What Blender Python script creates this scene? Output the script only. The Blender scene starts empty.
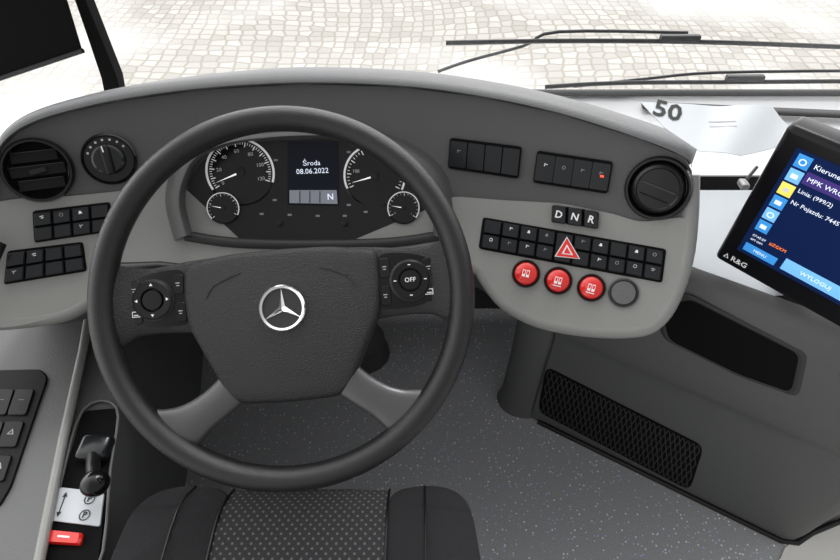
import bpy, bmesh, math, random
from mathutils import Vector as V, Matrix
random.seed(4)
sc = bpy.context.scene
sc.view_settings.view_transform = 'Standard'

# ------------------------------------------------------------ camera
C = V((0, 0, 1.25)); PIT = math.radians(48); FOC = 560.0
D = V((0, math.cos(PIT), -math.sin(PIT))); U = V((0, math.sin(PIT), math.cos(PIT))); R = V((1, 0, 0))
cam = bpy.data.cameras.new('camera'); cam.lens = 24; cam.sensor_width = 36; cam.clip_start = 0.02
co = bpy.data.objects.new('camera', cam); sc.collection.objects.link(co)
co.location = C; co.rotation_euler = (math.radians(90) - PIT, 0, 0); sc.camera = co
def ray(px, py): return D + R * ((px - 420) / FOC) + U * ((280 - py) / FOC)

# ------------------------------------------------------------ real surfaces of the cab
def mkframe(o, right, n):
    n = n.normalized(); right = (right - n * right.dot(n)).normalized(); up = n.cross(right)
    return Matrix(((right.x, up.x, n.x, o.x), (right.y, up.y, n.y, o.y), (right.z, up.z, n.z, o.z), (0, 0, 0, 1)))
class Plane:
    def __init__(s, p, n, right=V((1, 0, 0))): s.p = V(p); s.n = V(n).normalized(); s.r = V(right)
    def base(s, px, py):
        r = ray(px, py); t = s.n.dot(s.p - C) / s.n.dot(r); return C + r * t, t
    def at(s, px, py, off=0): return s.base(px, py)[0] + s.n * off
    def k(s, px, py): return s.base(px, py)[1] / FOC
    def frame(s, px, py, off=0, rot=0):
        return mkframe(s.at(px, py, off), s.r, s.n) @ Matrix.Rotation(rot, 4, 'Z')
class Local:
    def __init__(s, M, k=1, hf=None): s.M = M; s.kk = k; s.hf = hf
    def at(s, x, y, off=0): return s.M @ V((x * s.kk, y * s.kk, off + (s.hf(x, y) if s.hf else 0)))
    def k(s, x, y): return s.kk
    def frame(s, x, y, off=0, rot=0):
        return s.M @ Matrix.Translation((x * s.kk, y * s.kk, off + (s.hf(x, y) if s.hf else 0))) @ Matrix.Rotation(rot, 4, 'Z')
class Dash:
    def S(s, x, z):
        k1, k2, e = .62, 1.3, .03; dz = z - .68
        return .67 + (k1 + k2) / 2 * dz - (k2 - k1) / 2 * math.sqrt(dz * dz + e * e) - .6 * (x + .1) ** 2
    def base(s, px, py):
        r = ray(px, py); a, b = .2, 2.0
        for _ in range(40):
            m = (a + b) / 2; q = C + r * m
            if q.y - s.S(q.x, q.z) < 0: a = m
            else: b = m
        return C + r * a, a
    def nrm(s, q):
        e = .004
        sx = (s.S(q.x + e, q.z) - s.S(q.x - e, q.z)) / (2 * e); sz = (s.S(q.x, q.z + e) - s.S(q.x, q.z - e)) / (2 * e)
        return V((sx, -1, sz)).normalized(), V((1, sx, 0)).normalized()
    def at(s, px, py, off=0):
        q, t = s.base(px, py); return q + s.nrm(q)[0] * off
    def k(s, px, py): return s.base(px, py)[1] / FOC
    def frame(s, px, py, off=0, rot=0):
        q, t = s.base(px, py); n, r = s.nrm(q)
        return mkframe(q + n * off, r, n) @ Matrix.Rotation(rot, 4, 'Z')
DS = Dash()

# ------------------------------------------------------------ materials
def mat(name, col, rough=.5, metal=0, bump=0, bscale=400, emit=0, spec=.5, var=0, coat=0):
    m = bpy.data.materials.new(name); m.use_nodes = True; nt = m.node_tree; b = nt.nodes['Principled BSDF']
    c = (*col, 1) if len(col) == 3 else col
    b.inputs['Base Color'].default_value = c; b.inputs['Roughness'].default_value = rough
    b.inputs['Metallic'].default_value = metal; b.inputs['Specular IOR Level'].default_value = spec
    if coat: b.inputs['Coat Weight'].default_value = coat; b.inputs['Coat Roughness'].default_value = .12
    tc = nt.nodes.new('ShaderNodeTexCoord')
    n = nt.nodes.new('ShaderNodeTexNoise'); n.inputs['Scale'].default_value = bscale; n.inputs['Detail'].default_value = 3
    nt.links.new(tc.outputs['Object'], n.inputs['Vector'])
    if bump:
        bp = nt.nodes.new('ShaderNodeBump'); bp.inputs['Strength'].default_value = bump; bp.inputs['Distance'].default_value = .001
        nt.links.new(n.outputs['Fac'], bp.inputs['Height']); nt.links.new(bp.outputs[0], b.inputs['Normal'])
    if var:
        mx = nt.nodes.new('ShaderNodeMix'); mx.data_type = 'RGBA'
        mx.inputs[6].default_value = tuple(v * (1 - var) for v in c[:3]) + (1,); mx.inputs[7].default_value = tuple(min(1, v * (1 + var)) for v in c[:3]) + (1,)
        nt.links.new(n.outputs['Fac'], mx.inputs[0]); nt.links.new(mx.outputs[2], b.inputs['Base Color'])
    if emit:
        b.inputs['Emission Color'].default_value = c; b.inputs['Emission Strength'].default_value = emit
    return m
M_fasc = mat('fascia_plastic', (.085, .086, .085), .45, bump=.5, bscale=500, var=.12)
M_hood = mat('hood_sheen_plastic', (.14, .142, .145), .38, bump=.5, bscale=500, var=.12)  # base grey lightened to imitate sheen on the dash top
M_ledge = mat('sky_lightened_plastic', (.27, .27, .258), .4, bump=.3, bscale=500, var=.06)  # ledge grey lightened for sky light from above; console trim shares it
M_dark = mat('dark_plastic', (.028, .028, .029), .5, bump=.4, bscale=500)
M_mid = mat('mid_grey_plastic', (.125, .127, .126), .5, bump=.5, bscale=400, var=.12)
M_con = mat('console_grey_plastic', (.095, .097, .095), .48, bump=.5, bscale=400, var=.12)
M_blk = mat('black_plastic', (.008, .008, .009), .35, bump=.2, spec=.4)
M_lou = mat('louvre_black', (.006, .006, .007), .55, spec=.2)
M_key = mat('switch_black', (.011, .012, .014), .18, bump=.05, spec=.45)
M_key2 = mat('console_switch_black', (.010, .010, .011), .35, bump=.05, spec=.25)
M_void = mat('deep_black', (.004, .004, .004), .7, spec=.1)
M_gls = mat('gloss_black', (.006, .006, .007), .12, spec=.4)
M_bez = mat('bezel_black', (.005, .005, .006), .25, spec=.2)
M_rim = mat('rim_leather', (.011, .011, .012), .26, bump=.8, bscale=700, var=.2)
M_hub = mat('airbag_cover', (.018, .018, .019), .38, bump=1.6, bscale=600, var=.25, spec=.45)
M_pod = mat('pod_black', (.006, .006, .007), .25, bump=.1, spec=.3)
M_spk = mat('satin_dark_grey', (.10, .10, .103), .3, metal=.5, bump=.1)
M_chr = mat('chrome', (.85, .85, .87), .12, metal=1)
M_met = mat('clip_metal', (.2, .2, .2), .3, metal=.6)
M_ring = mat('silver_ring', (.8, .8, .82), .3, metal=.4, emit=.15)
M_wht = mat('white_print', (.8, .8, .8), .5, emit=.15)
M_dimw = mat('grey_print', (.55, .55, .56), .5)
M_faint = mat('faint_print', (.26, .26, .27), .5)
M_red = mat('red_plastic', (.75, .02, .015), .2, emit=.1, coat=.6)
M_led = mat('red_led', (1, .08, .04), .3, emit=1.2)
M_ndl = mat('needle_white', (.95, .95, .95), .4, emit=.5)
M_lcd = mat('lcd_dark', (.006, .009, .018), .25, spec=.2)
M_lcdg = mat('lcd_grey', (.17, .18, .21), .3, emit=.5)
M_scr = mat('screen_navy', (.004, .012, .055), .3, emit=.6, spec=.15)
M_blue = mat('screen_blue', (.04, .24, .6), .3, emit=.7, spec=.15)
M_lblue = mat('screen_sky', (.16, .42, .78), .3, emit=.7, spec=.15)
M_pur = mat('screen_violet', (.05, .03, .16), .3, emit=.6, spec=.15)
M_yel = mat('screen_yellow', (.85, .68, .12), .3, emit=.6)
M_org = mat('screen_orange', (.9, .2, .03), .3, emit=.9)
M_txt = mat('screen_white', (.75, .82, .95), .3, emit=.6)
M_paper = mat('paper', (.66, .69, .72), .6)
M_pink = mat('print_black', (.02, .02, .02), .6)
M_cowl = mat('white_body_paint', (.66, .67, .68), .3)
M_shelf = mat('shelf_glare_plastic', (.3, .32, .34), .4, bump=.3)  # pale bluish grey stands in for glare on the shelf
M_pale = mat('pale_step', (.75, .74, .7), .6, bump=.2)
M_seat = mat('seat_fabric', (.032, .032, .034), .95, bump=1, bscale=900, var=.4, spec=.1)
M_rub2 = mat('wiper_grey', (.04, .04, .042), .45)

def patterned(name, fn):
    m = bpy.data.materials.new(name); m.use_nodes = True; nt = m.node_tree
    tc = nt.nodes.new('ShaderNodeTexCoord'); fn(nt, nt.nodes['Principled BSDF'], tc); return m
def mixc(nt, fac, a, b):
    mx = nt.nodes.new('ShaderNodeMix'); mx.data_type = 'RGBA'
    for i, v in ((6, a), (7, b)):
        if isinstance(v, tuple): mx.inputs[i].default_value = v + (1,)
        else: nt.links.new(v, mx.inputs[i])
    nt.links.new(fac, mx.inputs[0]); return mx.outputs[2]
def ramp(nt, src, a, b, inv=False):
    r = nt.nodes.new('ShaderNodeMapRange'); r.inputs[1].default_value = a; r.inputs[2].default_value = b
    if inv: r.inputs[3].default_value = 1; r.inputs[4].default_value = 0
    nt.links.new(src, r.inputs[0]); return r.outputs[0]
def mul(nt, a, b):
    m = nt.nodes.new('ShaderNodeMath'); m.operation = 'MULTIPLY'; nt.links.new(a, m.inputs[0]); nt.links.new(b, m.inputs[1]); return m.outputs[0]
def f_floor(nt, b, tc):
    v = nt.nodes.new('ShaderNodeTexVoronoi'); v.inputs['Scale'].default_value = 125; nt.links.new(tc.outputs['Object'], v.inputs['Vector'])
    sp = nt.nodes.new('ShaderNodeSeparateColor'); nt.links.new(v.outputs['Color'], sp.inputs[0])
    near = ramp(nt, v.outputs['Distance'], .19, .29, True); sel = ramp(nt, sp.outputs[0], .5, .53)
    fac = mul(nt, near, sel)
    tint = mixc(nt, ramp(nt, sp.outputs[1], .3, .6), (.95, .96, .98), (.5, .62, .9))
    n = nt.nodes.new('ShaderNodeTexNoise'); n.inputs['Scale'].default_value = 250; nt.links.new(tc.outputs['Object'], n.inputs['Vector'])
    base = mixc(nt, n.outputs['Fac'], (.28, .283, .292), (.45, .455, .47))
    nt.links.new(mixc(nt, fac, base, tint), b.inputs['Base Color']); b.inputs['Roughness'].default_value = .5
M_floor = patterned('speckled_vinyl', f_floor)
def f_dots(nt, b, tc):
    v = nt.nodes.new('ShaderNodeTexVoronoi'); v.inputs['Scale'].default_value = 115; v.inputs['Randomness'].default_value = 0
    v.voronoi_dimensions = '2D'
    mp = nt.nodes.new('ShaderNodeMapping'); mp.inputs['Rotation'].default_value = (0, 0, math.radians(45)); nt.links.new(tc.outputs['Object'], mp.inputs[0])
    nt.links.new(mp.outputs[0], v.inputs['Vector'])
    w = nt.nodes.new('ShaderNodeTexNoise'); w.inputs['Scale'].default_value = 900; nt.links.new(tc.outputs['Object'], w.inputs['Vector'])
    base = mixc(nt, w.outputs['Fac'], (.02, .02, .022), (.07, .07, .072))
    nt.links.new(mixc(nt, ramp(nt, v.outputs['Distance'], .14, .24, True), base, (.15, .15, .15)), b.inputs['Base Color']); b.inputs['Roughness'].default_value = .95
    b.inputs['Specular IOR Level'].default_value = .1
M_dots = patterned('dotted_seat_fabric', f_dots)
def f_ground(nt, b, tc):
    wv = nt.nodes.new('ShaderNodeTexNoise'); wv.inputs['Scale'].default_value = .5; wv.inputs['Detail'].default_value = 0
    add = nt.nodes.new('ShaderNodeVectorMath'); add.operation = 'MULTIPLY_ADD'; add.inputs[1].default_value = (.6, .6, 0)
    nt.links.new(tc.outputs['Object'], wv.inputs['Vector']); nt.links.new(wv.outputs['Color'], add.inputs[0]); nt.links.new(tc.outputs['Object'], add.inputs[2])
    v = nt.nodes.new('ShaderNodeTexVoronoi'); v.feature = 'DISTANCE_TO_EDGE'; v2 = nt.nodes.new('ShaderNodeTexVoronoi')
    for q in (v, v2):
        q.voronoi_dimensions = '2D'; q.inputs['Scale'].default_value = 10.5; q.inputs['Randomness'].default_value = .34; nt.links.new(add.outputs[0], q.inputs['Vector'])
    nz = nt.nodes.new('ShaderNodeTexNoise'); nz.inputs['Scale'].default_value = .5; nt.links.new(tc.outputs['Object'], nz.inputs['Vector'])
    sp = nt.nodes.new('ShaderNodeSeparateColor'); nt.links.new(v2.outputs['Color'], sp.inputs[0])
    st = mixc(nt, sp.outputs[0], (.44, .42, .39), (.6, .58, .55))
    c = mixc(nt, ramp(nt, v.outputs['Distance'], .02, .14), (.36, .33, .28), st)
    c = mixc(nt, ramp(nt, nz.outputs['Fac'], .48, .62), c, (.66, .65, .63))
    nt.links.new(c, b.inputs['Base Color']); b.inputs['Roughness'].default_value = .8
M_ground = patterned('cobblestones', f_ground)
def f_glass(nt, b, tc):
    t = nt.nodes.new('ShaderNodeBsdfTransparent'); gl = nt.nodes.new('ShaderNodeBsdfGlossy'); gl.inputs['Roughness'].default_value = .05
    mx = nt.nodes.new('ShaderNodeMixShader'); mx.inputs[0].default_value = .04
    nt.links.new(t.outputs[0], mx.inputs[1]); nt.links.new(gl.outputs[0], mx.inputs[2])
    nt.links.new(mx.outputs[0], nt.nodes['Material Output'].inputs[0])
M_glass = patterned('windshield_glass', f_glass)

# ------------------------------------------------------------ builders
PARENTS = []
def top(name, loc, label, cat, group=None):
    o = bpy.data.objects.new(name, None); o.empty_display_size = .05; sc.collection.objects.link(o); o.location = loc
    o['label'] = label; o['category'] = cat
    if group: o['group'] = group
    return o
def cr(pts, n=6, closed=True):
    out = []; N = len(pts)
    for i in range(N if closed else N - 1):
        g4 = [pts[(i + j) % N] if closed else pts[max(0, min(N - 1, i + j))] for j in (-1, 0, 1, 2)]
        for s in range(n):
            t = s / n
            out.append(tuple(.5 * (2 * b + (c - a) * t + (2 * a - 5 * b + 4 * c - d) * t * t + (-a + 3 * b - 3 * c + d) * t ** 3) for a, b, c, d in zip(*g4)))
    if not closed: out.append(tuple(pts[-1]))
    return out
def rp(poly, r, n=4):
    out = []; N = len(poly)
    for i in range(N):
        p, a, b = V(poly[i]), V(poly[i - 1]), V(poly[(i + 1) % N])
        ra = min(r, (a - p).length * .45); rb = min(r, (b - p).length * .45)
        A = p + (a - p).normalized() * ra; B = p + (b - p).normalized() * rb
        for s in range(n + 1):
            t = s / n; q = A * (1 - t) ** 2 + p * 2 * t * (1 - t) + B * t * t; out.append((q.x, q.y))
    return out
def quad(TL, TR, BR, BL, u0, v0, u1, v1):
    def f(u, v):
        return tuple((TL[i] * (1 - u) + TR[i] * u) * (1 - v) + (BL[i] * (1 - u) + BR[i] * u) * v for i in (0, 1))
    return [f(u0, v0), f(u1, v0), f(u1, v1), f(u0, v1)]
def cen(poly): return (sum(p[0] for p in poly) / len(poly), sum(p[1] for p in poly) / len(poly))

class Part:
    def __init__(s, name, parent=None, label=None, **props):
        s.name, s.parent, s.label, s.props = name, parent, label, props; s.bm = bmesh.new(); s.mats = []
    def mi(s, m):
        if m not in s.mats: s.mats.append(m)
        return s.mats.index(m)
    def face(s, vs, m):
        try: f = s.bm.faces.new(vs)
        except ValueError: return
        f.material_index = s.mi(m)
    def ring(s, pts): return [s.bm.verts.new(p) for p in pts]
    def bridge(s, a, b, m, closed=True):
        n = len(a)
        for i in range(n if closed else n - 1): s.face([a[i], a[(i + 1) % n], b[(i + 1) % n], b[i]], m)
    def slab(s, poly, surf, h0, h1, m, bev=.0012):
        b0 = [surf.at(*p, h0) for p in poly]; t0 = [surf.at(*p, h1 - bev) for p in poly]; t1 = [surf.at(*p, h1) for p in poly]
        c = sum(t1, V()) / len(t1); t1 = [p + (c - p).normalized() * min(bev, (c - p).length * .4) for p in t1]
        A, B, E = s.ring(b0), s.ring(t0), s.ring(t1)
        s.bridge(A, B, m); s.bridge(B, E, m); s.face(E, m); s.face(A[::-1], m); return s
    def panel(s, outline, surf, h0, h1, m, grid=20, tri=True):
        b2 = bmesh.new(); vs = [b2.verts.new((p[0], p[1], 0)) for p in outline]; f = b2.faces.new(vs)
        if tri: bmesh.ops.triangulate(b2, faces=[f])
        xs = [p[0] for p in outline]; ys = [p[1] for p in outline]
        for ax, lo, hi in ((0, min(xs), max(xs)), (1, min(ys), max(ys))):
            q = math.floor(lo / grid) * grid + grid + .37
            while q < hi:
                co_ = [0, 0, 0]; co_[ax] = q; no = [0, 0, 0]; no[ax] = 1
                bmesh.ops.bisect_plane(b2, geom=b2.verts[:] + b2.edges[:] + b2.faces[:], plane_co=co_, plane_no=no, dist=1e-5)
                q += grid
        b2.verts.index_update()
        T = [s.bm.verts.new(surf.at(v.co.x, v.co.y, h1)) for v in b2.verts]
        Bt = [s.bm.verts.new(surf.at(v.co.x, v.co.y, h0)) for v in b2.verts]
        for f in b2.faces:
            ids = [v.index for v in f.verts]; s.face([T[i] for i in ids], m); s.face([Bt[i] for i in ids[::-1]], m)
        for e in b2.edges:
            if len(e.link_faces) == 1:
                i, j = e.verts[0].index, e.verts[1].index; s.face([T[i], T[j], Bt[j], Bt[i]], m)
        b2.free(); return s
    def lathe(s, M, prof, m, seg=32):
        prev = None
        for r, h in prof:
            if r <= 1e-6: cur = [s.bm.verts.new(M @ V((0, 0, h)))]
            else: cur = [s.bm.verts.new(M @ V((r * math.cos(2 * math.pi * i / seg), r * math.sin(2 * math.pi * i / seg), h))) for i in range(seg)]
            if prev:
                if len(prev) == 1 and len(cur) > 1:
                    for i in range(seg): s.face([prev[0], cur[i], cur[(i + 1) % seg]], m)
                elif len(cur) == 1 and len(prev) > 1:
                    for i in range(seg): s.face([cur[0], prev[(i + 1) % seg], prev[i]], m)
                elif len(cur) > 1: s.bridge(prev, cur, m)
            prev = cur
        return s
    def sweep(s, pts, rad, m, N=None, closed=False, seg=12, caps=True):
        pts = [V(p) for p in pts]; n = len(pts); rings = []; last = N
        for i, p in enumerate(pts):
            a = pts[(i - 1) % n] if (closed or i > 0) else p; b = pts[(i + 1) % n] if (closed or i < n - 1) else p
            T = (b - a).normalized(); Nn = last if last else (V((0, 0, 1)) if abs(T.z) < .9 else V((0, 1, 0)))
            Nn = (Nn - T * Nn.dot(T)).normalized(); B = T.cross(Nn)
            r = rad[i] if isinstance(rad, list) else rad
            ra, rb = r if isinstance(r, tuple) else (r, r)
            rings.append(s.ring([p + B * ra * math.cos(2 * math.pi * j / seg) + Nn * rb * math.sin(2 * math.pi * j / seg) for j in range(seg)]))
        for i in range(n if closed else n - 1): s.bridge(rings[i], rings[(i + 1) % n], m)
        if not closed and caps: s.face(rings[0][::-1], m); s.face(rings[-1], m)
        return s
    def box(s, M, d, m, bev=0):
        r = bmesh.ops.create_cube(s.bm, size=1, matrix=M @ Matrix.Diagonal((*d, 1))); vs = r['verts']
        fs = set(f for v in vs for f in v.link_faces); i = s.mi(m)
        for f in fs: f.material_index = i
        if bev:
            es = list(set(e for v in vs for e in v.link_edges)); q = bmesh.ops.bevel(s.bm, geom=es, offset=bev, segments=3, affect='EDGES', profile=.5)
            for f in q['faces']: f.material_index = i
        return s
    def flat(s, M, pts, m, h=.0004):
        s.face([s.bm.verts.new(M @ V((p[0], p[1], h))) for p in pts], m); return s
    def loft(s, rows, m):
        rr = [s.ring(r) for r in rows]
        for a, b in zip(rr, rr[1:]): s.bridge(a, b, m, False)
        return s
    def text(s, M, st, size, m, h=.0006, align='CENTER', bold=0):
        c = bpy.data.curves.new('t', 'FONT'); c.body = st; c.size = size; c.align_x = align; c.align_y = 'CENTER'; c.resolution_u = 2; c.extrude = .00012; c.offset = bold
        o = bpy.data.objects.new('t', c); sc.collection.objects.link(o)
        dg = bpy.context.evaluated_depsgraph_get(); dg.update()
        me = bpy.data.meshes.new_from_object(o.evaluated_get(dg)); me.transform(M @ Matrix.Translation((0, 0, h)))
        old = set(s.bm.faces); s.bm.from_mesh(me); i = s.mi(m)
        for f in s.bm.faces:
            if f not in old: f.material_index = i
        bpy.data.objects.remove(o); bpy.data.curves.remove(c); bpy.data.meshes.remove(me); return s
    def done(s, sharp=35, solid=True):
        if solid: bmesh.ops.recalc_face_normals(s.bm, faces=s.bm.faces[:])
        me = bpy.data.meshes.new(s.name); s.bm.to_mesh(me); s.bm.free()
        for m in s.mats: me.materials.append(m)
        for p in me.polygons: p.use_smooth = True
        me.set_sharp_from_angle(angle=math.radians(sharp))
        xs = [v.co for v in me.vertices]
        c = V([(min(v[i] for v in xs) + max(v[i] for v in xs)) / 2 for i in range(3)])
        me.transform(Matrix.Translation(-c))
        o = bpy.data.objects.new(s.name, me); sc.collection.objects.link(o); o.location = c
        if s.label: o['label'] = s.label
        for k, v in s.props.items(): o[k] = v
        if s.parent: PARENTS.append((o, s.parent))
        return o

# ============================================================ STEERING WHEEL
WN = V((0, -.645, .764)).normalized(); WC = V((-.16, .42, .754)); WK = .65 / 560
WM = mkframe(WC, V((1, 0, 0)), WN) @ Matrix.Rotation(math.radians(4.5), 4, 'Z')
W = Local(WM, WK)
sw = top('steering_wheel', WC, 'black four-spoke steering wheel with chrome star emblem', 'steering wheel')
N_ = WM.to_3x3() @ V((0, 0, 1))
Part('wheel_rim', sw).sweep([W.at(180 * math.cos(a), 180 * math.sin(a)) for a in [2 * math.pi * i / 160 for i in range(160)]], (.0145, .0165), M_rim, N=N_, closed=True, seg=24).done()
half = [(0, 49), (50, 48), (92, 42), (99, 37), (100, 12), (97, -22), (84, -48), (68, -82), (60, -98), (48, -104), (0, -106)]
hub = half + [(-x, y) for x, y in half[-2:0:-1]]
hr = rp(hub, 12, 5)
def hdome(x, y): return .006 - .004 * (x / 100) ** 2 - .006 * ((y + 28) / 78) ** 2
H = Local(WM, WK, hdome)
ac = Part('airbag_cover', sw)
prev = None
for f_, dz in ((1.0, -.03), (1.0, -.010), (.995, -.006), (.98, -.003), (.955, -.001), (.92, 0), (.8, 0), (.65, 0), (.5, 0), (.35, 0), (.2, 0), (.08, 0)):
    cur = ac.ring([H.at(x * f_, (y + 28) * f_ - 28, dz) for x, y in hr])
    if prev: ac.bridge(prev, cur, M_hub)
    prev = cur
ac.face(prev, M_hub); ac.done(70)
for sx in (-1, 1):
    Part('cover_seam', sw).sweep([H.at(sx * x, y, .0001) for x, y in cr([(40, 27), (54, 22), (68, 15), (75, 4)], 6, False)], .0008, M_hub, N=N_, seg=6).done()
em = Part('emblem', sw, 'chrome three-pointed star emblem')
EM = H.frame(1, -11, .000); er = 23 * WK
em.lathe(EM, [(er, 0), (er, .003), (er * .95, .0045), (er * .86, .003), (er * .84, 0)], M_chr, 40)
em.lathe(EM, [(er * .85, .0008), (0, .0009)], M_dark, 40)
for i in range(3):
    a = math.pi / 2 + i * 2 * math.pi / 3
    tip = V((math.cos(a), math.sin(a))) * er * .87; l = V((math.cos(a + math.pi / 3), math.sin(a + math.pi / 3))) * er * .14; r_ = V((math.cos(a - math.pi / 3), math.sin(a - math.pi / 3))) * er * .14
    vt = [em.bm.verts.new(EM @ V((p[0], p[1], h))) for p, h in ((tip, .002), (l, .0015), (r_, .0015), (V((0, 0)), .005))]
    em.face([vt[0], vt[1], vt[3]], M_chr); em.face([vt[0], vt[3], vt[2]], M_chr)
em.done(20, solid=False)
for sx in (-1, 1):
    path = cr([(44, -76), (58, -88), (74, -101), (92, -113), (108, -123), (120, -129)], 5, False)
    n_ = len(path); pts, rad = [], []
    for i, (x, y) in enumerate(path):
        t = i / (n_ - 1); pts.append(W.at(sx * x, y, -.012 + .008 * t))
        rad.append(((20 - 3 * math.sin(math.pi * min(1, t * 1.25)) + 10 * max(0, (t - .55) / .45) ** 1.6) * WK, .010))
    Part('spoke', sw, 'dark satin lower spoke flaring into the rim').sweep(pts, rad, M_spk, N=N_, seg=28).done(80)
    su = Part('spoke', sw, 'black side spoke')
    path = [(70, 7, 39, -.016), (95, 7, 37, -.013), (110, 7, 35, -.012), (130, 6, 33.5, -.012), (150, 6, 35, -.010), (163, 5, 41, -.007), (172, 5, 48, -.004)]
    su.sweep([W.at(sx * x, y, h) for x, y, w_, h in path], [(w_ * WK, .008) for x, y, w_, h in path], M_hub, N=N_, seg=28).done(80)
    pad = [(sx * x, y) for x, y in ((98, 36), (118, 36), (140, 32), (153, 25), (158, 8), (153, -12), (140, -19), (118, -21), (96, -20))]
    POD = Local(WM, WK, lambda x, y: -.002 - .0035 * ((y - 7) / 30) ** 2 - .002 * ((abs(x) - 128) / 32) ** 2)
    cp = Part('control_pad', sw, 'glossy black multifunction button pad')
    cp.panel(rp(pad, 9, 4), POD, -.012, 0, M_pod, 8, tri=False)
    cp.done(50)
    PM = POD.frame(sx * 129, 7, 0)
    bt = Part('round_control', sw, 'round menu control')
    rr = 20 * WK
    bt.lathe(PM, [(rr * 1.05, -.001), (rr * 1.04, .0008), (rr, .001)], M_dark, 36)
    bt.lathe(PM, [(rr, -.002), (rr, .003), (rr * .92, .0044), (rr * .6, .004), (rr * .56, .002)], M_key2, 36)
    bt.lathe(PM, [(rr * .5, .001), (rr * .48, .0042), (0, .0045)], M_key2, 28)
    for i in range(4):
        a = i * math.pi / 2; c2 = V((math.cos(a), math.sin(a))) * rr * .76
        e1 = V((math.cos(a), math.sin(a))) * .0020; e2 = V((-math.sin(a), math.cos(a))) * .0020
        if sx < 0: bt.flat(PM, [c2 + e1, c2 - e1 * .6 + e2, c2 - e1 * .6 - e2], M_wht, .0050)
        else: bt.box(PM @ Matrix.Translation((c2.x, c2.y, .0048)), (.0032, .0010, .0004), M_wht)
    if sx > 0: bt.text(PM, 'OFF', .0075, M_wht, .0052)
    bt.done()
    for bx, by in ((104, 21), (103, -7), (148, 18), (147, -6)):
        kb = Part('pad_button', sw)
        x0, x1 = sx * bx - 5.5, sx * bx + 5.5
        kb.slab(rp([(x0, by - 10), (x1, by - 10), (x1, by + 10), (x0, by + 10)], 4), POD, -.001, .0014, M_key2, .0008)
        FM = POD.frame(sx * bx, by, .0014)
        if by < 0 and bx > 120:
            kb.box(FM @ Matrix.Translation((0, 0, .0004)), (.0095, .0068, .0004), M_wht).box(FM @ Matrix.Translation((0, 0, .0006)), (.0077, .005, .0004), M_key).box(FM @ Matrix.Translation((0, -.001, .0008)), (.0055, .001, .0004), M_wht)
        else:
            kb.box(FM @ Matrix.Translation((0, .0015, .0003)), (.0048, .0009, .0004), M_dimw).box(FM @ Matrix.Translation((0, -.0015, .0003)), (.0033, .0009, .0004), M_dimw)
        kb.done()
sc_ = Part('steering_column', sw, 'grey column shroud reaching the floor')
sc_.sweep([W.at(0, -10, -.03), W.at(0, -14, -.10), W.at(0, -10, -.2)], [(.06, .05), (.085, .06), (.09, .065)], M_mid, N=V((0, 1, 0)), seg=24)
sc_.sweep([W.at(0, -10, -.2), V((-.16, .68, .4)), V((-.16, .86, .06))], [(.07, .055), (.05, .05), (.07, .06)], M_dark, N=V((0, 1, 0)), seg=16)
sc_.sweep([V((-.16, .85, .1)), V((-.16, .86, 0.002))], [(.06, .05), (.08, .07)], M_dark, N=V((0, 1, 0)), seg=16)
sc_.done(60)
st = Part('column_stalk', sw, 'black multifunction stalk')
PS = Plane(W.at(0, 0, -.06), WN)
st.sweep([PS.at(x, y) for x, y in ((235, 283), (190, 270), (160, 268), (122, 270), (108, 273))], [.006, .007, .009, .010, .007], M_blk, seg=12).done(60)

# ============================================================ DASHBOARD
db = top('dashboard', V((-.1, .8, .6)), 'wraparound grey bus dashboard with gauges, vents and switches', 'dashboard')
crease = [(-4, 200), (-5, 172), (2, 148), (18, 132), (40, 121), (70, 112), (120, 101), (200, 90), (300, 84), (400, 87), (480, 97), (560, 114), (640, 139), (684, 157)]
upper = crease + [(692, 172), (692, 222), (620, 222), (540, 206), (440, 196), (438, 240), (186, 238), (160, 205), (60, 207), (-4, 215)]
Part('fascia_panel', db, 'dark grey upper fascia').panel(upper, DS, -.02, 0, M_fasc, 22).done(40)
ledge = [(-90, 232), (-30, 206), (20, 198), (70, 196), (130, 190), (165, 176), (178, 178), (176, 215), (188, 240), (240, 246), (330, 247), (425, 245), (442, 228), (444, 205), (452, 196),
         (500, 200), (560, 203), (615, 214), (640, 222), (688, 216), (684, 262), (672, 300), (657, 322), (636, 331), (590, 331), (540, 322), (506, 303), (488, 280), (476, 265),
         (440, 262), (380, 268), (280, 272), (190, 270), (130, 266), (103, 282), (84, 302), (60, 316), (20, 326), (-30, 330), (-90, 340)]
Part('fascia_ledge', db, 'lower fascia ledge, grey lightened for sky light').panel(rp(ledge, 8, 2), DS, -.03, .004, M_ledge, 18).done(40)
bot = [(690, 176), (689, 216), (684, 262), (672, 298), (657, 320), (636, 329), (590, 329), (540, 320), (506, 302), (488, 280), (476, 265), (440, 262), (380, 268), (280, 272), (190, 270), (130, 266), (103, 282), (84, 302), (60, 314), (20, 320), (-30, 324), (-90, 334)]
bc = cr(bot, 4, False)
Part('ledge_lip', db, 'rounded edge in the same sky-lightened grey').sweep([DS.at(x, y, -.008) for x, y in bc], .0125, M_ledge, N=V((0, 0, 1)), seg=12).done(60)
cc = cr(crease + [(692, 168)], 4, False)
rows = [[DS.at(x, y, -.01) for x, y in cc], [DS.at(x, y, .010) for x, y in cc], [DS.at(x, y, .0145) + V((0, .001, .001)) for x, y in cc], [DS.at(x, y, .016) + V((0, .005, .003)) for x, y in cc]]
r3 = rows[-1]
def outw(p, d, dz):
    f = min(1, max(.3, 1 + (p.x + .2) * 1.6))
    q = V(((p.x + .1) * .6, (p.y - .1), 0)).normalized(); return p + q * d * f + V((0, 0, dz))
for d, dz in ((.015, .003), (.035, .001), (.052, -.008), (.064, -.03), (.07, -.16)):
    rows.append([outw(p, d, dz) for p in r3])
Part('dash_hood', db, 'charcoal padded dash top, lightened for sheen').loft(rows, M_hood).done(60, solid=False)
b2 = [q for q in bc if q[0] < 672]
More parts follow.
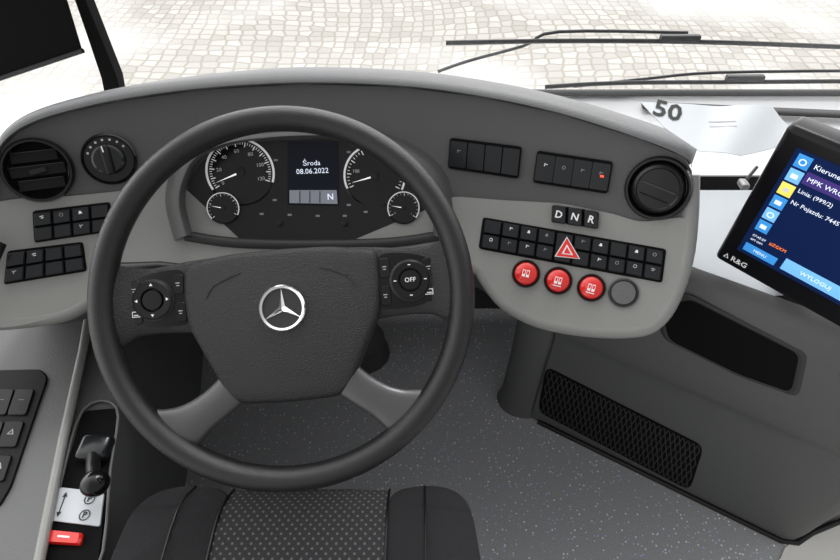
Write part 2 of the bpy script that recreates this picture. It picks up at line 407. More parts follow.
rowA = [DS.at(x, y, -.018) for x, y in b2]
rows = [rowA, [p + V((0, .02, -.04)) for p in rowA], [V((p.x, p.y * .45 + .85 * .55, p.z - .17)) for p in rowA], [V((p.x, .98, .15)) for p in rowA]]
Part('knee_panel', db, 'dark grey lower dash body').loft(rows, M_con).done(60, solid=False)
Part('support_pillar', db, 'rounded grey leg under the switch wing').sweep([V((.262, .722, z)) for z in (0.0, .03, .2, .4, .5)], [(.068, .055), (.06, .048), (.056, .045), (.058, .047), (.07, .055)], M_con, N=V((0, 1, 0)), seg=28).done(60)
arch = cr([(190, 237), (182, 205), (185, 180), (198, 157), (228, 143), (270, 137), (320, 135), (365, 139), (402, 153), (427, 174), (437, 202), (437, 238)], 5, False)
cxa, cya = 312, 205
def sc2(f): return [(cxa + (x - cxa) * f, cya + (y - cya) * f) for x, y in arch]
Part('binnacle_hood', db, 'sculpted hood around the gauges').loft([[DS.at(x, y, .0) for x, y in sc2(1.14)], [DS.at(x, y, .010) for x, y in sc2(1.10)], [DS.at(x, y, .024) for x, y in sc2(1.04)], [DS.at(x, y, .026) for x, y in sc2(1.0)], [DS.at(x, y, .022) for x, y in sc2(.98)], [DS.at(x, y, .0) for x, y in sc2(.965)]], M_fasc).done(60, solid=False)
Part('cluster_sill', db, 'dark sill below the gauges').sweep([DS.at(x, y, .004) for x, y in cr([(186, 236), (235, 243), (310, 245), (390, 243), (440, 236)], 5, False)], (.008, .008), M_dark, N=V((0, -.77, .6)), seg=10).done(60)
ic = Part('instrument_cluster', db, 'black instrument cluster')
clus = [(190, 234), (186, 205), (190, 180), (203, 160), (230, 147), (270, 141), (320, 139), (365, 143), (396, 155), (419, 174), (430, 200), (432, 232), (400, 238), (300, 240), (220, 238)]
ic.panel(rp(clus, 6, 2), DS, -.01, .003, M_blk, 20)
ic = ic.done(40)
def gauge(px, py, r, a0, a1, nt_, labels, needle, base=.003, rt=.66):
    G = Part('gauge', ic, 'round dial with silver ring and white marks'); M = DS.frame(px, py, base); k = DS.k(px, py); r *= k
    G.lathe(M, [(r * 1.08, -.001), (r * 1.08, .002), (r * 1.04, .003), (r * 1.0, .001), (0, .001)], M_gls, 48)
    a0, a1 = math.radians(a0), math.radians(a1)
    n = 48
    for i in range(n):
        u, v = a0 + (a1 - a0) * i / n, a0 + (a1 - a0) * (i + 1) / n
        G.flat(M, [(r * 1.07 * math.cos(u), r * 1.07 * math.sin(u)), (r * 1.07 * math.cos(v), r * 1.07 * math.sin(v)), (r * 1.0 * math.cos(v), r * 1.0 * math.sin(v)), (r * 1.0 * math.cos(u), r * 1.0 * math.sin(u))], M_ring, .0034)
    for i in range(nt_ + 1):
        u = a0 + (a1 - a0) * i / nt_; L = .15 if i % 4 == 0 else .08
        c, s = math.cos(u), math.sin(u); w = r * (.016 if i % 4 == 0 else .010); e = .95
        G.flat(M, [(r * e * c - s * w, r * e * s + c * w), (r * e * c + s * w, r * e * s - c * w), (r * (e - L) * c + s * w, r * (e - L) * s - c * w), (r * (e - L) * c - s * w, r * (e - L) * s + c * w)], M_wht, .0022)
    for i, t in enumerate(labels):
        u = a0 + (a1 - a0) * i / max(1, len(labels) - 1)
        if t: G.text(M @ Matrix.Translation((r * rt * math.cos(u), r * rt * math.sin(u), 0)), t, r * .165, M_dimw, .0024)
    nd = math.radians(needle); c, s = math.cos(nd), math.sin(nd); w = r * .035
    G.flat(M, [(r * .85 * c, r * .85 * s), (-s * w, c * w), (s * w, -c * w)], M_ndl, .0045)
    G.lathe(M, [(r * .15, .001), (r * .14, .005), (0, .0055)], M_blk, 20)
    return G.done()
gauge(241, 172, 31, 205, -25, 48, ['0', '20', '40', '60', '80', '100', '120'], 196)
gauge(375, 176, 29, 205, -25, 32, ['', '100', '', '', '', '', ''], 197)
gauge(224, 208, 14.5, 215, -35, 16, ['', '', ''], 160, .006)
gauge(404, 208, 15, 215, -35, 16, ['0', '', '1'], 175, .006)
dp = Part('display_screen', ic, 'dark screen with the date')
dp.panel([(288, 142), (338, 142), (339, 206), (288, 205)], DS, .002, .005, M_lcd, 10)
dp.panel([(290, 190), (337, 190), (338, 204), (290, 203)], DS, .004, .0058, M_lcdg, 10)
dp.text(DS.frame(312, 163, .0062), 'Środa', .0105, M_txt); dp.text(DS.frame(313, 171, .0062), '08.06.2022', .0110, M_txt)
dp.text(DS.frame(331, 197, .0066), 'N', .013, M_txt, bold=.0001)
for x in (300, 310, 320): dp.slab([(x, 191), (x + .8, 191), (x + .8, 203), (x, 203)], DS, .005, .0064, M_lcd, .0001)
dp.done()
for x, y in ((276, 160), (275, 200), (349, 205), (349, 152), (262, 214), (290, 215), (318, 216), (345, 216), (366, 212)):
    Part('warning_light', ic, 'small grey indicator symbol').slab([(x - 2, y - 1), (x + 2, y - 1), (x + 2, y + 1), (x - 2, y + 1)], DS, .003, .0036, M_faint, .0001).done()
for a in (280, 345):
    Part('odometer_button', ic).lathe(DS.frame(a, 224, .003), [(.004, 0), (.004, .006), (0, .007)], M_blk, 12).done()

def vent(px, py, r, ball=False):
    M = DS.frame(px, py, .002); k = DS.k(px, py); r *= k
    v = Part('air_vent', db, 'round black air vent')
    v.lathe(M, [(r * 1.02, -.01), (r * 1.02, .006), (r * .96, .012), (r * .9, .012), (r * .85, .004), (r * .83, -.002), (0, -.003)], M_gls if not ball else M_blk, 48)
    if not ball: v.lathe(M, [(r * .83, -.0015), (0, -.0016)], M_void, 48)
    v = v.done()
    s = Part('vent_louvre', v)
    if not ball:
        for i in (-1, 0, 1):
            y = i * r * .44; w = math.sqrt(max(0, .8 ** 2 - (y / r) ** 2)) * r * 2
            Mq = M @ Matrix.Rotation(math.radians(-8), 4, 'Z') @ Matrix.Translation((0, y, .003)) @ Matrix.Rotation(math.radians(-12), 4, 'X')
            s.box(Mq, (w * .96, .014, .002), M_lou)
            s.box(Mq @ Matrix.Translation((0, .0065, .0014)), (w * .92, .0009, .0009), M_dark)
        s.box(M @ Matrix.Translation((0, -r * .02, .006)), (.02, .007, .004), M_blk, .001)
    else:
        s.lathe(M, [(r * .84, -.002), (r * .82, .006), (r * .74, .011), (r * .66, .0125), (r * .62, .011), (r * .3, .0115), (0, .012)], M_blk, 48)
        s.box(M @ Matrix.Rotation(math.radians(-6), 4, 'Z') @ Matrix.Translation((0, r * .05, .0125)), (r * 1.1, .0022, .0025), M_dark)
        s.box(M @ Matrix.Rotation(math.radians(-6), 4, 'Z') @ Matrix.Translation((0, -r * .3, .0125)), (r * .9, .0014, .002), M_lou)
    s.done()
vent(39, 170, 31); vent(658, 188, 31, True)
M = DS.frame(110, 159, .002); k = DS.k(110, 159); r = 25 * k
lk = Part('light_switch', db, 'round black rotary light switch').lathe(M, [(r, -.004), (r, .004), (r * .93, .006), (r * .88, .004), (0, .004)], M_gls, 40)
for i in range(7):
    a = math.radians(150 - i * 20); lk.box(M @ Matrix.Translation((r * .76 * math.cos(a), r * .76 * math.sin(a), .0045)), (.0028, .0028, .0006), M_dimw)
lk = lk.done()
Part('knob', lk).lathe(M, [(r * .6, .004), (r * .58, .014), (r * .5, .016), (0, .016)], M_key, 32).box(M @ Matrix.Translation((0, 0, .018)) @ Matrix.Rotation(math.radians(-4), 4, 'Z'), (r * .3, r * 1.15, .016), M_blk, .003).box(M @ Matrix.Translation((0, r * .42, .0265)), (.0015, .008, .0006), M_wht).done()

def bank(TL, TR, BR, BL, cols, rows, icons=True, name='switch_bank', base=.005, skip=(), frame=M_void, lab='black rocker switch bank', hgt=.006, red=None, ip=.5, gap=.03, bev=.0018, first=False):
    b = Part(name, db, lab)
    q = quad(TL, TR, BR, BL, -.012, -.05, 1.012, 1.05); b.panel(rp(q, 3, 2), DS, 0, base, frame, 20); b = b.done()
    for j in range(rows):
        for i in range(cols):
            if (i, j) in skip: continue
            p = quad(TL, TR, BR, BL, (i + gap) / cols, (j + .04) / rows, (i + 1 - gap) / cols, (j + .96) / rows)
            s = Part('rocker_switch', b); s.slab(rp(p, 1.2, 2), DS, base - .001, base + hgt, M_key, bev)
            if icons and ((first and i == 0) or (not first and random.random() < ip)):
                c = quad(*p, .5, .4, .5, .4)[0]; M = DS.frame(c[0], c[1], base + hgt); t = random.choice([0, 1, 2, 3]); mm = random.choice([M_faint, M_dimw, M_wht])
                M = M @ Matrix.Translation((0, .001, .0003))
                if t == 0: s.box(M @ Matrix.Translation((0, .0012, .0002)), (.0050, .0009, .0003), mm).box(M @ Matrix.Translation((0, -.0012, .0002)), (.0035, .0009, .0003), mm)
                elif t == 1: s.lathe(M, [(.0026, .0003), (.0018, .0003)], mm, 14)
                elif t == 2: s.box(M @ Matrix.Translation((-.001, 0, .0002)), (.001, .0045, .0003), mm).box(M @ Matrix.Translation((.0012, .0008, .0002)), (.0035, .001, .0003), mm)
                else: s.flat(M, [(-.0024, -.002), (.0024, -.002), (.001, .002), (-.001, .002)], mm)
            if red == (i, j): s.slab(quad(*p, .5, .44, .7, .52), DS, base + hgt, base + hgt + .0012, M_led, .0002)
            s.done()
    return b
bank((34, 212), (110, 203), (112, 230), (36, 241), 4, 2, ip=.5)
bank((9, 252), (83, 243), (87, 270), (6, 283), 4, 2, ip=.6)
bank((451, 139), (521, 148), (518, 177), (449, 167), 4, 1, hgt=.003, gap=.015, bev=.0008, first=True)
bank((538, 152), (612, 163), (607, 192), (534, 181), 4, 1, red=(3, 0), lab='black indicator strip with small symbols', hgt=.002, ip=1, gap=.008, bev=.0004)
rb = bank((485, 219), (664, 250), (660, 281), (481, 248), 10, 2, skip=((4, 0), (4, 1)), lab='long double row of black rocker switches', ip=.75)
hz = Part('hazard_switch', rb, 'hazard switch with red triangle')
q = quad((485, 219), (664, 250), (660, 281), (481, 248), .405, .02, .495, .98); hz.slab(rp(q, 2), DS, .005, .011, M_key, .001)
hz.slab([(567, 236.5), (580, 259.5), (554.5, 257)], DS, .0105, .013, M_wht, .0006); hz.slab([(567, 238), (578.6, 258.8), (556, 256.4)], DS, .012, .0137, M_red, .0005)
hz.slab([(567, 244.5), (573, 255.8), (561.5, 254.4)], DS, .0135, .0142, M_wht, .0003); hz.slab([(567, 247.2), (570.8, 254.6), (563.6, 253.7)], DS, .014, .0147, M_red, .0002); hz.done()
gs = Part('gear_selector', db, 'black gear button strip'); q = [(552, 204), (600, 211), (599, 229), (551, 222)]
gs.slab(rp(q, 3), DS, 0, .004, M_void, .001); gs = gs.done()
for i, ch in enumerate('DNR'):
    p = quad(*q, .01 + i * .335, .02, .31 + i * .335, .98); c = cen(p)
    Part('gear_button', gs, 'black key lettered ' + ch).slab(rp(p, 2), DS, .003, .013, M_key, .0016).text(DS.frame(c[0], c[1], .0132), ch, .0145, M_wht, .001, bold=.0003).done()
for n_, (x, y) in enumerate(((526, 274), (558, 281), (591, 288))):
    M = DS.frame(x, y, .004); k = DS.k(x, y); r = 11.5 * k
    pb = Part('push_button', db, 'red illuminated round push button').lathe(M, [(r * 1.2, 0), (r * 1.2, .005), (r * 1.12, .007), (r * 1.0, .006)], M_blk, 32)
    pb.lathe(M, [(r * .98, .003), (r * .96, .008), (r * .88, .0115), (r * .6, .0145), (r * .3, .0155), (0, .016)], M_red, 32)
    for k_ in range(2): pb.box(M @ Matrix.Translation(((k_ - .5) * r * .34, -r * .02, .0158)), (r * .26, r * .6, .0008), M_wht).box(M @ Matrix.Translation(((k_ - .5) * r * .34, r * .05, .0164)), (r * .16, r * .3, .0004), M_red)
    if n_: pb.box(M @ Matrix.Translation((0, -r * .48, .0150)), (r * .7, r * .07, .0008), M_wht)
    pb.done()
M = DS.frame(623, 293, .004); r = 12.5 * DS.k(623, 293)
Part('power_socket', db, 'black capped round socket').lathe(M, [(r * 1.15, 0), (r * 1.15, .004), (r, .005), (r * .97, .003)], M_dark, 32).lathe(M, [(r * .93, .003), (r * .9, .007), (0, .008)], M_mid, 32).done()

# ============================================================ DRIVER SEAT
seat = top('driver_chair', V((-.16, .05, 0)), 'charcoal fabric driver seat with dotted centre panel', 'seat')
def shf(x, y): return -max(0, y - .25) ** 2 * 9 + (.014 if abs(x) > .12 else .0) * min(1, (abs(x) - .12) / .04 if abs(x) > .12 else 0) - max(0, abs(x) - .2) ** 2 * 8
SM = Matrix.Translation((-.158, 0, .48)); SL = Local(SM, 1, shf)
Part('seat_cushion', seat, 'fabric panel with light dots').panel([(-.112, -.3), (.112, -.3), (.112, .318), (.06, .322), (-.06, .322), (-.112, .318)], SL, -.11, 0, M_dots, .03).done(50)
for sx in (-1, 1):
    Part('seat_bolster', seat).panel(rp([(sx * x, y) for x, y in ((.115, -.3), (.237, -.3), (.237, .2), (.225, .29), (.19, .322), (.115, .32))], .03, 4), SL, -.11, .0, M_seat, .025).done(50)
    for xx in (.1135, .165):
        Part('seat_piping', seat).sweep([SL.at(sx * xx, -.3 + .62 * i / 24, .001) for i in range(25)], .002 if xx < .12 else .0014, M_blk, seg=8).done()
Part('seat_base', seat, 'black suspension pedestal').box(Matrix.Translation((-.158, -.02, .33)), (.36, .42, .08), M_blk, .02).box(Matrix.Translation((-.158, -.04, .15)), (.26, .3, .3), M_blk, .02).done()

# ============================================================ SIDE CONSOLE
so = top('side_console', V((-.6, .3, 0)), 'grey side console with switches and brake lever', 'console')
Z5 = Plane((0, 0, .478), (0, 0, 1)); Z4 = Plane((0, 0, .46), (0, 0, 1))
Part('console_top', so, 'raised grey console top').panel([(-160, 290), (92, 285), (88, 300), (84, 330), (66, 430), (38, 570), (30, 640), (-160, 640)], Z5, -.06, 0, M_mid, 60).done()
Part('console_edge', so, 'light grey trim edge').sweep([Z5.at(x, y, -.003) for x, y in ((92, 290), (82, 350), (62, 440), (36, 570), (26, 640))], .007, M_ledge, seg=10).done(60)
ti = [V((-.60, .78, .46)), V((-.545, .60, .46)), V((-.50, .50, .46)), V((-.475, .44, .46)), V((-.43, .22, .46)), V((-.43, -.1, .46))]
to = [V((-.72, .78, .46)), V((-.66, .60, .46)), V((-.64, .50, .46)), V((-.62, .44, .46)), V((-.57, .22, .46)), V((-.55, -.1, .46))]
bs = [V((-.62, 1.0, 0)), V((-.60, .95, 0)), V((-.56, .75, 0)), V((-.53, .5, 0)), V((-.51, .25, 0)), V((-.5, -.1, 0))]
mid = [a * .9 + b * .1 + V((.012, 0, 0)) for a, b in zip(ti, bs)]
Part('console_body', so, 'dark grey console side').loft([to, ti, mid, bs], M_con).done(30, solid=False)
wp = Part('switch_panel', so, 'black switch plate')
wp.slab(rp([(-60, 372), (42, 370), (49, 378), (12, 488), (0, 508), (-60, 520)], 6), Z5, 0, .004, M_lou, .002); wp = wp.done()
for y0, x1, n in ((391, 36, 2), (423, 26, 2), (457, 14, 2)):
    for i in range(n):
        w = 20; a = x1 - w * (i + 1)
        p = rp([(a + 2, y0), (a + w + .5, y0), (a + w - 8, y0 + 26), (a - 7, y0 + 26)], 3)
        s = Part('rocker_switch', wp).slab(p, Z5, .003, .007, M_key2, .0012)
        M = Z5.frame(a + 8, y0 + 11, .007)
        if y0 > 400: s.flat(M, [(-.005, -.004), (.005, -.004), (0, .005)], M_dimw).flat(M, [(-.003, -.003), (.003, -.003), (0, .003)], M_key, .0006)
        else: s.box(M, (.008, .001, .0006), M_faint)
        s.done()
tray = [(84, 412), (118, 409), (112, 470), (98, 572), (42, 572), (62, 486)]
lv = Part('lever_tray', so, 'black recessed lever gate'); lv.slab(rp(tray, 6), Z4, 0, .004, M_void, .001)
lv.sweep([Z4.at(x, y, .005) for x, y in cr(tray, 4)], .0022, M_mid, closed=True, seg=8); lv = lv.done()
pl = Part('instruction_label', lv, 'white label with arrow and brake symbols')
LQ = ((62, 489), (106, 494), (102, 528), (51, 522))
pl.slab(rp(list(LQ), 3), Z4, .004, .007, M_paper, .0004)
e0 = Z4.at(69, 494, .0075); e1 = Z4.at(60, 519, .0075); dd = (e1 - e0).normalized()
M = mkframe((e0 + e1) / 2, dd, V((0, 0, 1))); Lh = (e1 - e0).length / 2
pl.box(M, (Lh * 1.6, .0016, .0003), M_pink)
for sx in (-1, 1): pl.flat(M, [(sx * Lh, 0), (sx * Lh * .6, .0035), (sx * Lh * .6, -.0035)], M_pink, .0003)
for x, y in ((92, 501), (87, 517)):
    M = Z4.frame(x, y, .007); pl.lathe(M, [(.0075, .0006), (.0060, .0006)], M_pink, 20); pl.text(M, 'P', .0115, M_pink, .0008, bold=.0003)
pl.done()
bl = Part('brake_lever', lv, 'black parking brake lever')
bl.box(Matrix.Translation(Z4.at(99, 452, .012)), (.046, .040, .022), M_key, .008)
ZB = Plane((0, 0, .505), (0, 0, 1)); pt = ZB.at(96, 484)
bl.sweep([Z4.at(98, 462, .015), (Z4.at(98, 462, .015) + pt) / 2 + V((0, 0, .006)), pt], [.010, .009, .010], M_blk, seg=14)
bl.lathe(Matrix.Translation(pt), [(0, -.014), (.012, -.012), (.018, -.002), (.0185, .006), (.014, .014), (0, .018)], M_gls, 24); bl.done(50)
rs = Part('red_switch', lv, 'red console switch'); rs.slab(rp([(53, 532), (86, 535), (83, 547), (50, 545)], 3), Z4, .004, .012, M_red, .003)
rs.slab([(62, 538), (74, 539), (73.5, 541), (61.5, 540)], Z4, .0115, .0125, M_wht, .0002); rs.done()

# ============================================================ RIGHT CONSOLE
rc = top('centre_console', V((.55, .6, 0)), 'grey angled console with storage slot and grille', 'console')
al = V((.865, -.503, 0)); wn = V((-.503, -.865, 0)); A0 = V((.29, .66, 0)); B0 = V((.763, .385, 0))
Wp = Plane(A0, wn, al)
pa, pb_ = A0 - al * .02, B0
cz = [0, .06, .12, .22, .30, .335, .35, .365, .38, .42, .48, .52, .55, .58, .60, .615, .62]
cofs = [0, 0, 0, 0, 0, .001, .006, .014, .018, .021, .022, .022, .022, .020, .015, .006, -.01]
rows = []
for z, o in zip(cz, cofs):
    row = [pa + al * ((pb_ - pa).length * i / 16) + wn * o + V((0, 0, z)) for i in range(17)]
    e = row[-1]; row += [e + V((.02, -.004, 0)), e + V((.045, .004, 0)), e + V((.07, .02, 0)), e + V((.6, .20, 0))]
    rows.append(row)
Part('console_body', rc, 'grey moulded console wall').loft(rows, M_con).done(50, solid=False)
tp = Part('console_shelf', rc, 'top shelf behind the dash, pale grey for glare')
tp.loft([[V((.34, .93, .50)), V((.5, .93, .5)), V((1.4, .93, .5))], [V((.34, .72, .60)), V((.5, .72, .60)), V((1.4, .72, .6))], [rows[-1][1], rows[-1][8], rows[-1][-1]]], M_shelf).done(40, solid=False)
sl = Part('storage_slot', rc, 'storage slot, its shade painted as a black panel')
slp = [(662, 298), (690, 286), (806, 344), (797, 385), (742, 366), (668, 330)]
lo_ = rp(slp, 9, 4)
sl.panel(lo_, Wp, .0, .0228, M_void, 12, tri=False); sl.done()  # solid black panel stands in for the shaded opening
lip = Part('slot_lip', rc, 'dark moulded lip around the slot')
cx_, cy_ = cen(lo_)
def grow(f): return [(cx_ + (x - cx_) * f, cy_ + (y - cy_) * f) for x, y in lo_]
rr_ = [[Wp.at(x, y, h) for x, y in grow(f)] for f, h in ((.94, .0231), (.97, .0236), (1.0, .0240), (1.06, .0215))]
rr_ = [r_ + [r_[0]] for r_ in rr_]
lip.loft(rr_, M_dark).done(80, solid=False)
gr = Part('vent_grille', rc, 'dark heater grille with diagonal mesh')
G4 = [(546, 366), (704, 446), (690, 490), (538, 411)]
gr.slab(rp(G4, 9), Wp, 0, .002, M_void, .0006)
for i in range(-4, 38):
    for d in (1, -1):
        u0 = i / 32; u1 = u0 + d * .11
        lo, hi = min(u0, u1), max(u0, u1)
        if hi <= .02 or lo >= .98: continue
        def clip(u): return (max(.015, min(.985, u)) - u0) / (u1 - u0)
        ts = sorted((clip(lo), clip(hi))); ts = [max(.03, min(.97, t)) for t in ts]
        p0 = quad(*G4, u0 + (u1 - u0) * ts[0], ts[0], 1, 1)[0]; p1 = quad(*G4, u0 + (u1 - u0) * ts[1], ts[1], 1, 1)[0]
        gr.sweep([Wp.at(*p0, .002), Wp.at(*p1, .002)], .0013, M_dark, seg=6)
gr.done()
Part('kick_trim', rc, 'black skirting along the floor').sweep([A0 + wn * .004 + V((0, 0, .005)), B0 + V((0, 0, .005)) + wn * .004, B0 + V((.03, -.008, .005)), B0 + V((.07, .012, .005)), B0 + V((.6, .19, .005))], .006, M_blk, seg=10).done(60)

# ============================================================ TERMINAL
TR_ = V((.676, -.737, 0)); TN = V((-.737, -.676, .0)).normalized(); T0 = C + ray(713, 258) * .83
TM = mkframe(T0, TR_, TN)
te = top('driver_terminal', T0 + TR_ * .15, 'black touchscreen terminal showing blue route menu', 'monitor')
bz = Part('terminal_housing', te, 'black bezel'); bz.box(TM @ Matrix.Translation((.15, .113, -.02)), (.30, .226, .04), M_bez, .008)
bz.text(TM @ Matrix.Translation((.0330, .0165, .0002)), 'R&G', .0120, M_wht, .0006, bold=.0001)
LM = TM @ Matrix.Translation((.0105, .0165, .0002))
bz.flat(LM, [(0, -.0035), (.008, -.0035), (.004, .0045)], M_wht, .0006); bz.flat(LM, [(.002, -.0025), (.006, -.0025), (.004, .0022)], M_bez, .0009); bz.done()
sn = Part('terminal_screen', te, 'lit navy touchscreen')
S0 = TM @ Matrix.Translation((.022, .036, .0)); sn.box(S0 @ Matrix.Translation((.126, .084, 0)), (.252, .170, .002), M_scr)
sn = sn.done()
def tile(x, y, w, h, m, glyph=None, gs=.01, nm='screen_tile'):
    p = Part(nm, sn); p.box(S0 @ Matrix.Translation((x + w / 2, y + h / 2, .0015)), (w, h, .001), m, .0003)
    if glyph: p.text(S0 @ Matrix.Translation((x + w / 2, y + h / 2, .0015)), glyph, gs, M_txt, .0008)
    return p.done()
ms = [M_blue, M_lblue, M_yel, M_blue, M_lblue, M_blue]
for i, m in enumerate(ms):
    ti_ = Part('screen_tile', sn); q = S0 @ Matrix.Translation((.0140, .1560 - i * .0208, .0015)); ti_.box(q, (.0165, .0175, .001), m, .0003)
    q = q @ Matrix.Translation((0, 0, .0006))
    if i == 2: ti_.lathe(q, [(.0035, .0003), (0, .0003)], M_wht, 18)
    elif i % 2: ti_.box(q, (.008, .006, .0005), M_txt)
    else: ti_.lathe(q, [(.0045, .0003), (.003, .0003)], M_txt, 18)
    ti_.done()
Part('screen_strip', sn, 'violet highlight bar').box(S0 @ Matrix.Translation((.135, .139, .0007)), (.222, .017, .0008), M_pur).done()
for x, y, s_, sz, mm in ((.027, .157, 'Kierunek:', .0094, M_txt), (.028, .139, 'MPK WROCLAW', .0090, M_txt), (.026, .121, 'Linia: (999/2)', .0078, M_txt), (.026, .103, 'Nr Pojazdu: 7445', .0082, M_txt),
                         (.008, .034, '07:45:57', .0052, M_txt), (.031, .034, '#ZGKM', .0066, M_org), (.008, .027, 'GPS GSM', .0042, M_txt)):
    Part('screen_text', sn).text(S0 @ Matrix.Translation((x, y, .001)), s_, sz, mm, align='LEFT', h=.0015).done()
tile(.006, .005, .044, .013, M_blue, 'MENU', .0065); tile(.058, .006, .085, .019, M_lblue, 'WYLOGUJ', .0085); tile(.150, .006, .085, .019, M_lblue, 'DOJAZD', .0085)
Part('terminal_mount', te, 'black mounting bracket').sweep([TM @ V((.11, .08, -.042)), TM @ V((.10, .02, -.065)), TM @ V((.10, -.030, -.075))], [(.02, .012), (.02, .012), (.03, .02)], M_blk, N=TN, seg=14).done(60)

# ============================================================ PAPER CARD, CLIP
class Curl(Plane):
    def at(s, px, py, off=0):
        return Plane.at(s, px, py, off) + s.n * (.0035 * math.sin((px - 640) / 15 + (py - 100) / 20) * min(1, max(0, (px - 690) / 40)))
ZP = Plane((0, 0, .635), (0, -.35, 1)); ZQ = Curl((0, 0, .635), (0, -.35, 1))
pc = Part('route_card', None, 'creased white paper sheet reading 50 behind the dash', category='paper')
pc.panel([(640, 102), (700, 105), (772, 108), (788, 123), (778, 146), (740, 156), (700, 152), (664, 128)], ZQ, 0, .001, M_paper, 6)
pc.text(ZP.frame(667, 112, .0014, math.radians(-20)), '50', .037, M_pink, .0004, bold=.0007)
for a_, b_ in ((708, 121), (709, 126)): pc.slab([(a_, b_), (a_ + 26, b_ + 2), (a_ + 26, b_ + 3), (a_, b_ + 1)], ZQ, .001, .0014, M_dimw, .0001)
pc.done(60)
cl = Part('spring_clip', None, 'small metal clip on the dash shelf', category='clip')
ZC = Plane((0, 0, .615), (0, 0, 1))
cl.box(Matrix.Translation(ZC.at(742, 187, .006)), (.014, .022, .012), M_met, .003).sweep([ZC.at(744, 184, .01), ZC.at(752, 176, .02)], .003, M_blk); cl.done()

# ============================================================ OUTSIDE
WS = Plane((0, 1.37, 0), (0, -1, 0))
for nm, pts, arm in (('upper', ((446, 43), (560, 41), (700, 42), (870, 48)), ((438, 75), (470, 64), (525, 49), (560, 35), (690, 36))),
                     ('lower', ((545, 87), (620, 83), (745, 82), (880, 81)), ((575, 90), (650, 82), (720, 76), (880, 74)))):
    o = top('windshield_wiper', WS.at(pts[1][0], pts[1][1]), 'black windscreen wiper ' + ('with jointed arm across the glass' if nm == 'upper' else 'resting above the cowl'), 'wiper', 'windscreen wipers')
    Part('wiper_blade', o).sweep([WS.at(*p, -.0) for p in cr(pts, 5, False)], (.004, .006), M_rub2, seg=10).done(60)
    Part('wiper_arm', o).sweep([WS.at(*p, .012 - .03) for p in cr(arm, 4, False)], (.004, .004), M_rub2, seg=10).done(60)
    c = pts[2]; Part('wiper_bracket', o).box(Matrix.Translation(WS.at(c[0] - (20 if nm == 'upper' else 0), c[1] - 4, 0)), (.10, .016, .016), M_rub2, .004).done()
cw = Part('body_cowl', None, 'white painted front panel of the bus', category='vehicle body')
cw.loft([[V((x, 1.02, .47)) for x in (-1.3, 0, 1.0, 2.4)], [V((x, 1.33, .49)) for x in (-1.3, 0, 1.0, 2.4)], [V((x, 1.42, .42)) for x in (-1.3, 0, 1.0, 2.4)], [V((x, 1.46, -.4)) for x in (-1.3, 0, 1.0, 2.4)]], M_cowl).done(60, solid=False)
gs_ = Part('cowl_seal', None, 'grey rubber seal along the windscreen base', category='seal')
gs_.sweep([V((.1, 1.325, .5)), V((.8, 1.325, .5)), V((2.3, 1.325, .5))], .009, M_mid, seg=10).done()
gs2 = Part('cowl_seal', None, 'dark trim strip below the windscreen', category='seal')
gs2.sweep([V((.56, 1.27, .497)), V((.9, 1.24, .497)), V((1.6, 1.18, .497))], (.016, .006), M_dark, seg=10).done()
w1 = Part('window_1', None, kind='structure'); w1.box(Matrix.Translation((.5, 1.345, 1.2)), (3.4, .004, 1.4), M_glass); w1.done()
gd = Part('ground', None, kind='structure'); gd.flat(Matrix.Translation((0, 5, -.75)), [(-14, -9), (14, -9), (14, 14), (-14, 14)], M_ground, 0); gd.done(solid=False)
fl = Part('floor', None, kind='structure'); fl.box(Matrix.Translation((.3, .26, -.02)), (2.4, 1.52, .04), M_floor); fl.done()
Z0 = Plane((0, 0, 0), (0, 0, 1))
Part('trim_2', None, kind='structure').slab([(772, 575), (784, 548), (796, 538), (850, 512), (930, 480), (960, 700), (770, 700)], Z0, 0, .004, M_pale, .001).done()
wf = Part('wall_front', None, kind='structure'); wf.box(Matrix.Translation((.3, 1.03, .22)), (2.4, .03, .5), M_dark); wf.done()
PB = Plane((0, 1.15, 0), (0, -1, 0))
Part('trim_1', None, kind='structure').slab([(0, -250), (22, -250), (86, 0), (118, 80), (124, 112), (108, 112), (102, 80), (74, 0)], PB, -.03, 0, M_void, .003).done()
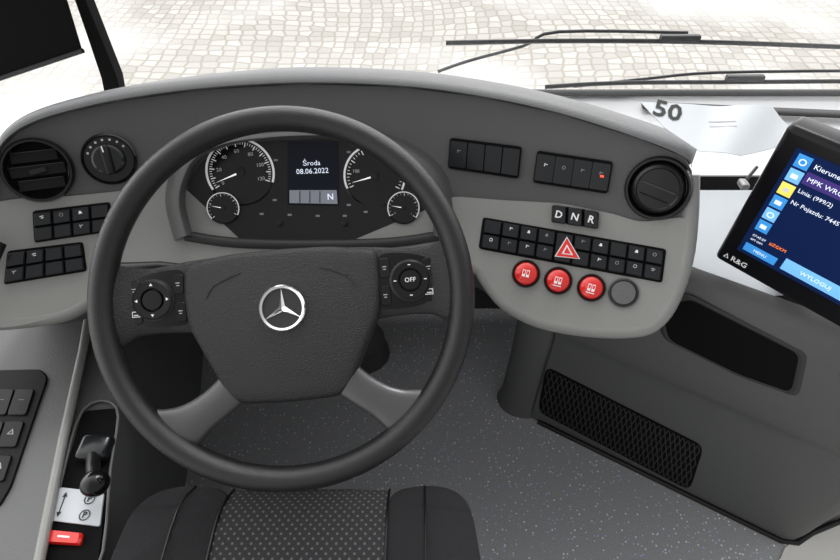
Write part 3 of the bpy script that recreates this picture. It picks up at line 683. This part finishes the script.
sb = top('roller_blind', PB.at(40, 60), 'black pulled-down roller sun blind', 'blind')
Part('blind_fabric', sb).slab([(-160, -250), (-15, -250), (70, 0), (84, 47), (0, 76), (-160, 118)], PB, .01, .016, M_void, .001).done()
Part('blind_bar', sb).sweep([PB.at(x, y, .016) for x, y in ((-160, 118), (0, 76), (86, 47))], .005, M_blk, seg=10).done()
sm = Part('grab_knob', None, 'black handle at the window sill', category='handle')
sm.sweep([DS.at(-30, 262, .02), DS.at(-20, 260, .03), DS.at(-4, 252, .035), DS.at(4, 238, .03)], [.014, .015, .014, .010], M_blk, seg=12).done(60)

# ============================================================ LIGHT
w = bpy.data.worlds.new('world'); sc.world = w; w.use_nodes = True; nt = w.node_tree
bg = nt.nodes['Background']; bg.inputs[0].default_value = (1, 1, 1, 1)
tc = nt.nodes.new('ShaderNodeTexCoord'); sx_ = nt.nodes.new('ShaderNodeSeparateXYZ'); nt.links.new(tc.outputs['Generated'], sx_.inputs[0])
def mrn(src, a, b, c, d):
    m = nt.nodes.new('ShaderNodeMapRange'); m.interpolation_type = 'SMOOTHSTEP'
    for i, v in enumerate((a, b, c, d)): m.inputs[i + 1].default_value = v
    nt.links.new(src, m.inputs[0]); return m.outputs[0]
f1 = mrn(sx_.outputs['Y'], -.2, .8, .5, 2.8); f2 = mrn(sx_.outputs['X'], -.9, -.2, 1.3, 0)
ad = nt.nodes.new('ShaderNodeMath'); ad.operation = 'ADD'; nt.links.new(f1, ad.inputs[0]); nt.links.new(f2, ad.inputs[1])
nt.links.new(ad.outputs[0], bg.inputs[1])
sun = bpy.data.lights.new('sun', 'SUN'); sun.energy = 1.2; sun.angle = math.radians(20); so_ = bpy.data.objects.new('sun', sun); sc.collection.objects.link(so_)
so_.rotation_euler = (math.radians(-38), math.radians(12), 0)

# ============================================================ parenting
bpy.context.view_layer.update()
locs = {o: o.location.copy() for o, p in PARENTS}
for o, p in PARENTS: o.parent = p
for o, p in PARENTS:
    base = locs[p] if p in locs else p.location
    o.location = locs[o] - base
